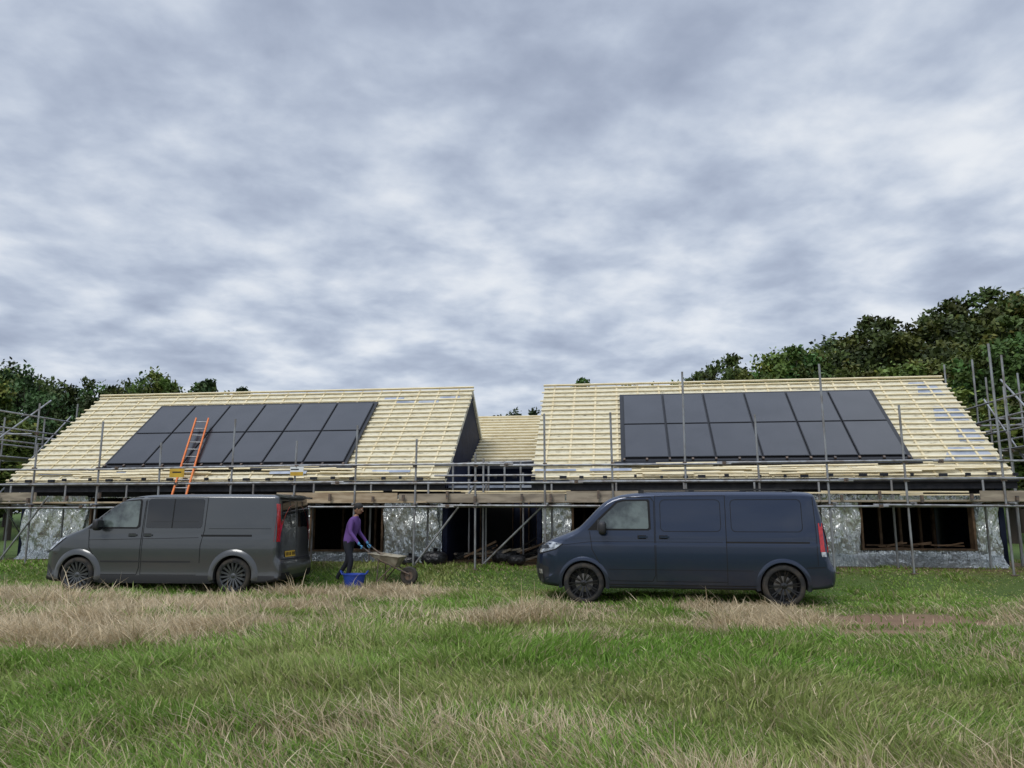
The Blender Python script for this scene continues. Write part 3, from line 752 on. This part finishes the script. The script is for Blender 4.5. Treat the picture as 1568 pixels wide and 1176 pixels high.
V2.line([(1.21,1.3),(1.22,1.46)],.03,plast,off=.008)
V2.line([(1.06,1.26),(1.10,.95),(1.28,.62),(1.42,.40),(2.17,.40),(2.22,.5),(2.22,1.80),(2.16,1.88),(1.62,1.88)],.012,gap)
V2.line([(2.24,1.9),(2.24,.40),(3.46,.40)],.010,gap)
V2.line([(3.46,.36),(3.47,1.90)],.012,gap)
V2.line([(2.24,1.9),(3.47,1.9)],.008,gap)
V2.line([(3.47,1.085),(4.85,1.085)],.03,gap)
V2.line(rrect(2.33,1.27,3.38,1.83,.08),.010,gap,closed=True); V2.line(rrect(3.56,1.27,4.76,1.83,.08),.010,gap,closed=True)
V2.line([(1.4,.60),(3.9,.60)],.008,gap); V2.line([(.55,1.02),(1.1,1.085),(3.4,1.085)],.007,gap)
V2.decal([(1.38,.275),(3.94,.275),(3.94,.345),(1.38,.345)],plast,off=.006)
V2.handle(2.02,1.17,pn); V2.handle(2.40,1.17,pn)
V2.decal([(.0,.90),(.12,.87),(.42,.95),(.55,1.04),(.36,1.075),(.1,1.03)],whl,off=.006)
V2.decal([(.15,.94),(.3,.96),(.3,1.02),(.15,1.0)],glass_d,off=.009)
V2.line([(.0,.89),(.14,.86),(.43,.94),(.56,1.035)],.014,gap,off=.008)
V2.decal([(-.02,.34),(.2,.34),(.3,.42),(.3,.62),(.12,.68),(-.02,.66)],plast,off=.005)
V2.decal([(.06,.5),(.18,.5),(.18,.58),(.06,.58)],whl,off=.009)
V2.decal([(-.62,.86),(.62,.86),(.62,1.0),(-.62,1.0)],plast,'F',.008); V2.decal([(-.7,.36),(.7,.36),(.7,.66),(-.7,.66)],plast,'F',.008)
V2.line([(-.6,.96),(.6,.96)],.015,disc,'F',.014); V2.line([(-.6,.90),(.6,.90)],.015,disc,'F',.014)
V2.decal([(-.74,1.33),(.74,1.33),(.67,1.80),(-.67,1.80)],glass_d,'F',.006)
V2.decal([(-.26,.52),(.26,.52),(.26,.63),(-.26,.63)],whi,'F',.02)
V2.decal([(5.03,.93),(5.24,.93),(5.22,1.22),(5.14,1.42),(5.02,1.42)],redl,off=.008); 
V2.decal([(5.05,.85),(5.25,.85),(5.24,.93),(5.04,.93)],whl,off=.008)
V2.line([(4.8,.66),(5.28,.68)],.012,gap); V2.line([(4.98,.7),(4.98,1.3),(4.96,1.86)],.010,gap)
V2.decal([(-.66,1.28),(.66,1.28),(.6,1.78),(-.6,1.78)],glass_d,'B',.006)
for sg in(-1,1): V2.decal([(sg*.74,.92),(sg*.88,.92),(sg*.85,1.42),(sg*.75,1.42)],redl,'B',.007)
V2.decal([(-.26,.85),(.26,.85),(.26,.96),(-.26,.96)],yel,'B',.01)
for xw in wx: V2.flare(xw,.35,.405,pn,.06,.012)
V2.wheels(wx,.35,.365,rb,10,.10,.945)
V2.mirror(1.30,1.33,plast)
for sg in(-1,1):
    V2.d.beam((2.0,sg*.74,2.015),(4.6,sg*.74,2.01),.035,.03,plast)
    for xx in(2.0,2.9,3.8,4.6): V2.d.box((xx,sg*.74,1.975),(.1,.04,.06),plast)
V2.finish()
pg=mat('grey_metallic_paint',(.075,.08,.084),.31,.6,coat=.9,dirt=.35)
rg=mat('grey_alloy',(.12,.125,.13),.35,.7)
prof=[(.12,.2,.05,.08),(.0,.28,.26,.3),(-.03,.5,.32,.34),(-.01,.78,.3,.32),(.05,.94,.26,.3),(.22,1.06,.18,.24),(.54,1.18,.1,.14),(.90,1.29,.08,.11),(1.13,1.46,.07,.1),(1.47,1.72,.07,.11),(1.76,1.88,.08,.12),(2.08,1.955,.08,.14),(2.7,1.98,.08,.14),(4.0,1.98,.08,.14),(4.87,1.97,.08,.13),(5.06,1.95,.05,.11),(5.10,1.85,.06,.09),(5.13,1.4,.07,.08),(5.14,1.0,.07,.08),(5.14,.7,.1,.1),(5.22,.6,.12,.12),(5.23,.35,.1,.1),(5.16,.2,.05,.06),(3.9,.19,.03,.03),(1.5,.19,.03,.03)]
Tz=[(.18,1.0),(.3,1.005),(.38,.985),(.6,.99),(.85,1.0),(1.1,.985),(1.13,.978),(1.3,.965),(1.6,.93),(1.85,.90),(2,.88)]
wx=(.90,4.22)
V1=Van('grey_crew_van',(-9.74,17.25,.0),R(-5),prof,5.25,1.98,wx,.35,.41,pg,Tz)
V1.decal([(1.05,1.275),(1.42,1.62),(1.72,1.845),(2.13,1.88),(2.16,1.84),(2.18,1.32),(2.12,1.275)],gap,off=.003)
V1.decal([(1.34,1.31),(1.34,1.50),(1.54,1.67),(1.78,1.83),(2.10,1.85),(2.12,1.82),(2.13,1.35),(2.1,1.31)],glass_l,off=.006)
V1.decal([(1.14,1.30),(1.30,1.31),(1.30,1.47)],glass_l,off=.006)
V1.decal([(2.30,1.31),(2.33,1.29),(3.46,1.29),(3.50,1.33),(3.50,1.85),(3.46,1.88),(2.34,1.88),(2.29,1.84)],glass_d,off=.005)
V1.line([(2.86,1.3),(2.86,1.87)],.02,gap,off=.009)
V1.line([(2.4,1.42),(3.4,1.42)],.008,plast,off=.009)
V1.line([(1.08,1.25),(1.12,.9),(1.3,.62),(1.38,.36),(2.18,.36),(2.22,.5),(2.24,1.84),(2.16,1.915),(1.85,1.9)],.013,gap)
V1.line([(2.26,1.91),(2.26,.36),(3.44,.36)],.010,gap); V1.line([(3.50,.6),(3.50,.95),(3.56,1.25),(3.57,1.91)],.013,gap)
V1.line([(3.52,1.14),(4.55,1.14)],.04,gap); V1.line([(2.26,1.91),(3.57,1.91)],.008,gap)
V1.line([(3.65,1.28),(4.95,1.28)],.008,gap); V1.line([(1.4,.62),(3.3,.62)],.03,plast,off=.006); V1.line([(1.1,1.05),(3.45,1.10)],.008,gap)
V1.handle(2.05,1.15,pg); V1.handle(2.38,1.15,pg)
V1.decal([(1.38,.2),(3.78,.2),(3.78,.29),(1.38,.27)],plast,off=.012)
V1.decal([(.0,.82),(.1,.79),(.28,.87),(.58,1.11),(.36,1.08),(.1,.98)],whl,off=.006)
V1.line([(.1,.775),(.28,.85),(.58,1.09)],.014,gap,off=.008)
V1.decal([(-.0,.3),(.24,.3),(.34,.4),(.22,.55),(.0,.6)],plast,off=.005)
V1.decal([(-.6,.6),(.6,.6),(.55,.95),(-.55,.95)],plast,'F',.008); V1.decal([(-.75,1.34),(.75,1.34),(.66,1.80),(-.66,1.80)],glass_d,'F',.006)
V1.decal([(5.03,1.02),(5.14,1.02),(5.13,1.78),(5.05,1.78)],redl,off=.008)
for sg in(-1,1):
    V1.decal([(sg*.82,1.02),(sg*.93,1.02),(sg*.88,1.78),(sg*.80,1.78)],redl,'B',.007)
    V1.decal([(sg*.08,1.3),(sg*.74,1.3),(sg*.70,1.84),(sg*.08,1.84)],glass_d,'B',.006)
    V1.decal([(sg*.5,.28),(sg*.85,.28),(sg*.85,.4),(sg*.5,.4)],gap,'B',.007)
V1.line([(0,.62),(0,1.92)],.014,gap,'B'); V1.line([(-.8,.66),(.8,.66)],.02,gap,'B')
V1.decal([(-.6,.7),(-.08,.7),(-.08,.82),(-.6,.82)],yel,'B',.012)
for i,x in enumerate((-.55,-.48,-.41,-.34,-.24,-.18,-.12)): V1.decal([(x-.018,.725),(x+.018,.725),(x+.018,.795),(x-.018,.795)],gap,'B',.016)
V1.decal([(-.85,.2),(.85,.2),(.85,.27),(-.85,.27)],plast,'B',.01)
V1.d.hexa([(4.95,-.78,1.93),(5.20,-.72,1.90),(5.20,.72,1.90),(4.95,.78,1.93),(4.95,-.78,1.985),(5.21,-.72,1.935),(5.21,.72,1.935),(4.95,.78,1.985)],pg)
for xw in wx: V1.flare(xw,.35,.41,pg,.11,.035)
V1.wheels(wx,.345,.36,rg,16,.05,.985)
V1.mirror(1.36,1.36,plast)
V1.finish()
# ------------------------------------------------------------------ person
skin=mat('skin',(.28,.15,.09),.6); purple=mat('purple_top',(.12,.055,.22),.85,bump=.4,bscale=14,bdist=.02); trous=mat('dark_trousers',(.012,.014,.022),.9,bump=.4,bscale=12,bdist=.02)
boots=mat('boots',(.03,.022,.016),.8); glove=mat('blue_glove',(.08,.28,.5),.6); hair=mat('hair',(.01,.008,.007),.7)
PX,PY=-3.54,17.25; PR=empty('person',(PX,PY,float(gz(PX,PY))),R(-12))
def skinobj(name,verts,edges,roots,sub=2):
    me=bpy.data.meshes.new(name); me.from_pydata([v[:3] for v in verts],edges,[])
    o=bpy.data.objects.new(name,me); sc.collection.objects.link(o)
    md=o.modifiers.new('s','SKIN'); md.use_smooth_shade=True
    if not me.skin_vertices: 
        bpy.context.view_layer.objects.active=o
    for i,v in enumerate(verts):
        d=me.skin_vertices[0].data[i]; d.radius=(v[3],v[4] if len(v)>4 else v[3]); d.use_root=(i in roots)
    m2=o.modifiers.new('u','SUBSURF'); m2.levels=sub; m2.render_levels=sub
    dg=bpy.context.evaluated_depsgraph_get(); nm=bpy.data.meshes.new_from_object(o.evaluated_get(dg))
    o.modifiers.clear(); o.data=nm; return o
vs=[(-.05,0,.94,.125,.15),(-.02,0,1.08,.105,.14),(.03,0,1.22,.12,.16),(.07,0,1.36,.12,.17),(.10,0,1.46,.06,.06),(.125,0,1.53,.052,.052),
 (.07,-.17,1.39,.068),(.07,-.235,1.14,.05),(.24,-.235,.95,.036),(.31,-.235,.86,.03),
 (.07,.17,1.39,.068),(.07,.235,1.14,.05),(.24,.235,.95,.036),(.31,.235,.86,.03),
 (-.05,-.09,.86,.10),(.06,-.10,.50,.066),(-.02,-.10,.12,.046),(-.02,-.10,.05,.05),(.13,-.11,.035,.042),
 (-.05,.09,.86,.10),(-.10,.10,.50,.066),(-.33,.10,.17,.046),(-.35,.10,.07,.048),(-.21,.11,.03,.04)]
ed=[(0,1),(1,2),(2,3),(3,4),(4,5),(3,6),(6,7),(7,8),(8,9),(3,10),(10,11),(11,12),(12,13),(0,14),(14,15),(15,16),(16,17),(17,18),(0,19),(19,20),(20,21),(21,22),(22,23)]
try:
    bo=skinobj('figure',vs,ed,{0}); bo.parent=PR
    me=bo.data; me.materials.clear()
    for m in(purple,trous,boots,skin,glove): me.materials.append(m)
    for p in me.polygons:
        c=p.center; k=0
        if c.z>1.475: k=3
        elif c.x>.27 and c.z<.93: k=4
        elif c.z<.93 and abs(c.y)<.2: k=1
        if c.z<.10 or (c.x<-.3 and c.z<.13): k=2
        p.material_index=k
    me.shade_smooth()
    fv=[];fe=[];roots=set()
    for sg in(-1,1):
        for i in range(4):
            y=sg*(.235+.03-.02*i); b0=len(fv); l=(.9,1,.95,.75)[i]
            fv+=[(.32,y,.86,.010),(.355,y,.845-.0*l,.010),(.375,y,.815,.009),(.355,y,.79+.006*(1-l),.008),(.335,y,.80,.007)]
            fe+=[(b0+j,b0+j+1) for j in range(4)]; roots.add(b0)
        b0=len(fv); fv+=[(.30,sg*.21,.85,.011),(.315,sg*.195,.82,.010),(.335,sg*.20,.79,.008)]; fe+=[(b0,b0+1),(b0+1,b0+2)]; roots.add(b0)
    ho=skinobj('hands',fv,fe,roots,1); ho.parent=PR; ho.data.materials.clear(); ho.data.materials.append(glove); ho.data.shade_smooth()
except Exception as ex: print('person err',ex)
mb=MB(); HM=Matrix.Translation((.155,0,1.635))@Matrix.Rotation(R(18),4,'Y')
mb.sell((0,0,0),(.098,.075,.115),skin,.95,24,16,HM); mb.sell((.02,0,-.055),(.07,.058,.06),skin,.9,16,10,HM)
mb.sell((-.015,0,.03),(.103,.083,.105),hair,.95,24,14,HM)
mb.cyl((.09,0,.0),(.118,0,-.022),.01,skin,.016,8,HM)
for sg in(-1,1):
    mb.sell((-.0,sg*.077,-.01),(.018,.01,.03),skin,1,10,8,HM); mb.sell((.086,sg*.03,.012),(.01,.012,.008),whi,1,8,6,HM); mb.sell((.094,sg*.03,.012),(.004,.005,.005),hair,1,8,6,HM)
mb.box((.086,0,-.058),(.012,.045,.008),redl,HM)
mb.obj('head',PR,ang=70)
cream=mat('dusty_barrow_tray',(.36,.33,.25),.7,col2=(.2,.17,.12),scale=6)
WB=empty('wheelbarrow',(PX+.02,PY,float(gz(PX+.8,PY))),R(-12)); mb=MB()
for sg in(-1,1):
    mb.cyl((.30,sg*.235,.82),(.75,sg*.22,.52),.016,coup); mb.cyl((.75,sg*.22,.52),(1.36,sg*.06,.22),.016,coup)
    mb.cyl((.28,sg*.235,.833),(.42,sg*.235,.74),.02,plast)
    mb.cyl((.72,sg*.22,.52),(.70,sg*.24,.06),.014,coup); mb.cyl((.70,sg*.24,.06),(1.0,sg*.17,.38),.014,coup)
t=[(.50,-.28,.66),(1.18,-.24,.58),(1.18,.24,.58),(.50,.28,.66)]; bt=[(.68,-.18,.50),(1.06,-.15,.36),(1.06,.15,.36),(.68,.18,.50)]
T2=[Vector(p) for p in t];B2=[Vector(p) for p in bt]; ti_=[p*.97+Vector((.84,0,.62))*.03 for p in T2]; bi=[p*.95+Vector((.87,0,.43))*.05+Vector((0,0,.02)) for p in B2]
mb.add(T2+B2+ti_+bi,[(4,7,6,5)]+[(i,4+i,4+(i+1)%4,(i+1)%4) for i in range(4)]+[(i,(i+1)%4,8+(i+1)%4,8+i) for i in range(4)]+[(8+i,8+(i+1)%4,12+(i+1)%4,12+i) for i in range(4)]+[(12,13,14,15)],cream)
for i in range(4): mb.cyl(T2[i],T2[(i+1)%4],.012,cream)
mb.lathe([(.10,.0),(.17,-.0),(.195,.03),(.195,.06),(.17,.09),(.10,.09)],(1.34,-.045,.19),tyre,-1,28); mb.lathe([(.1,.02),(.01,.02)],(1.34,-.045,.19),coup,-1,20); mb.cyl((1.34,-.08,.2),(1.34,.08,.2),.015,coup)
mb.obj('barrow',WB)
bl=mat('blue_plastic',(.02,.06,.34),.45); X_,Y_=-3.33,16.7
TB=empty('blue_rubber_tub',(X_,Y_,float(gz(X_,Y_)))); mb=MB()
mb.vlathe([(.005,.03),(.17,.03),(.17,.0),(.235,.30),(.25,.305),(.25,.32),(.228,.32),(.165,.05),(.005,.05)],(0,0,.02),bl,32)
for sg in(-1,1):
    for i in range(6):
        a0=math.pi*i/6;a1=math.pi*(i+1)/6
        mb.cyl((sg*(.24+.05*math.sin(a0)),.08*math.cos(a0),.33+.07*math.sin(a0)),(sg*(.24+.05*math.sin(a1)),.08*math.cos(a1),.33+.07*math.sin(a1)),.012,bl,n=8)
mb.obj('tub',TB)
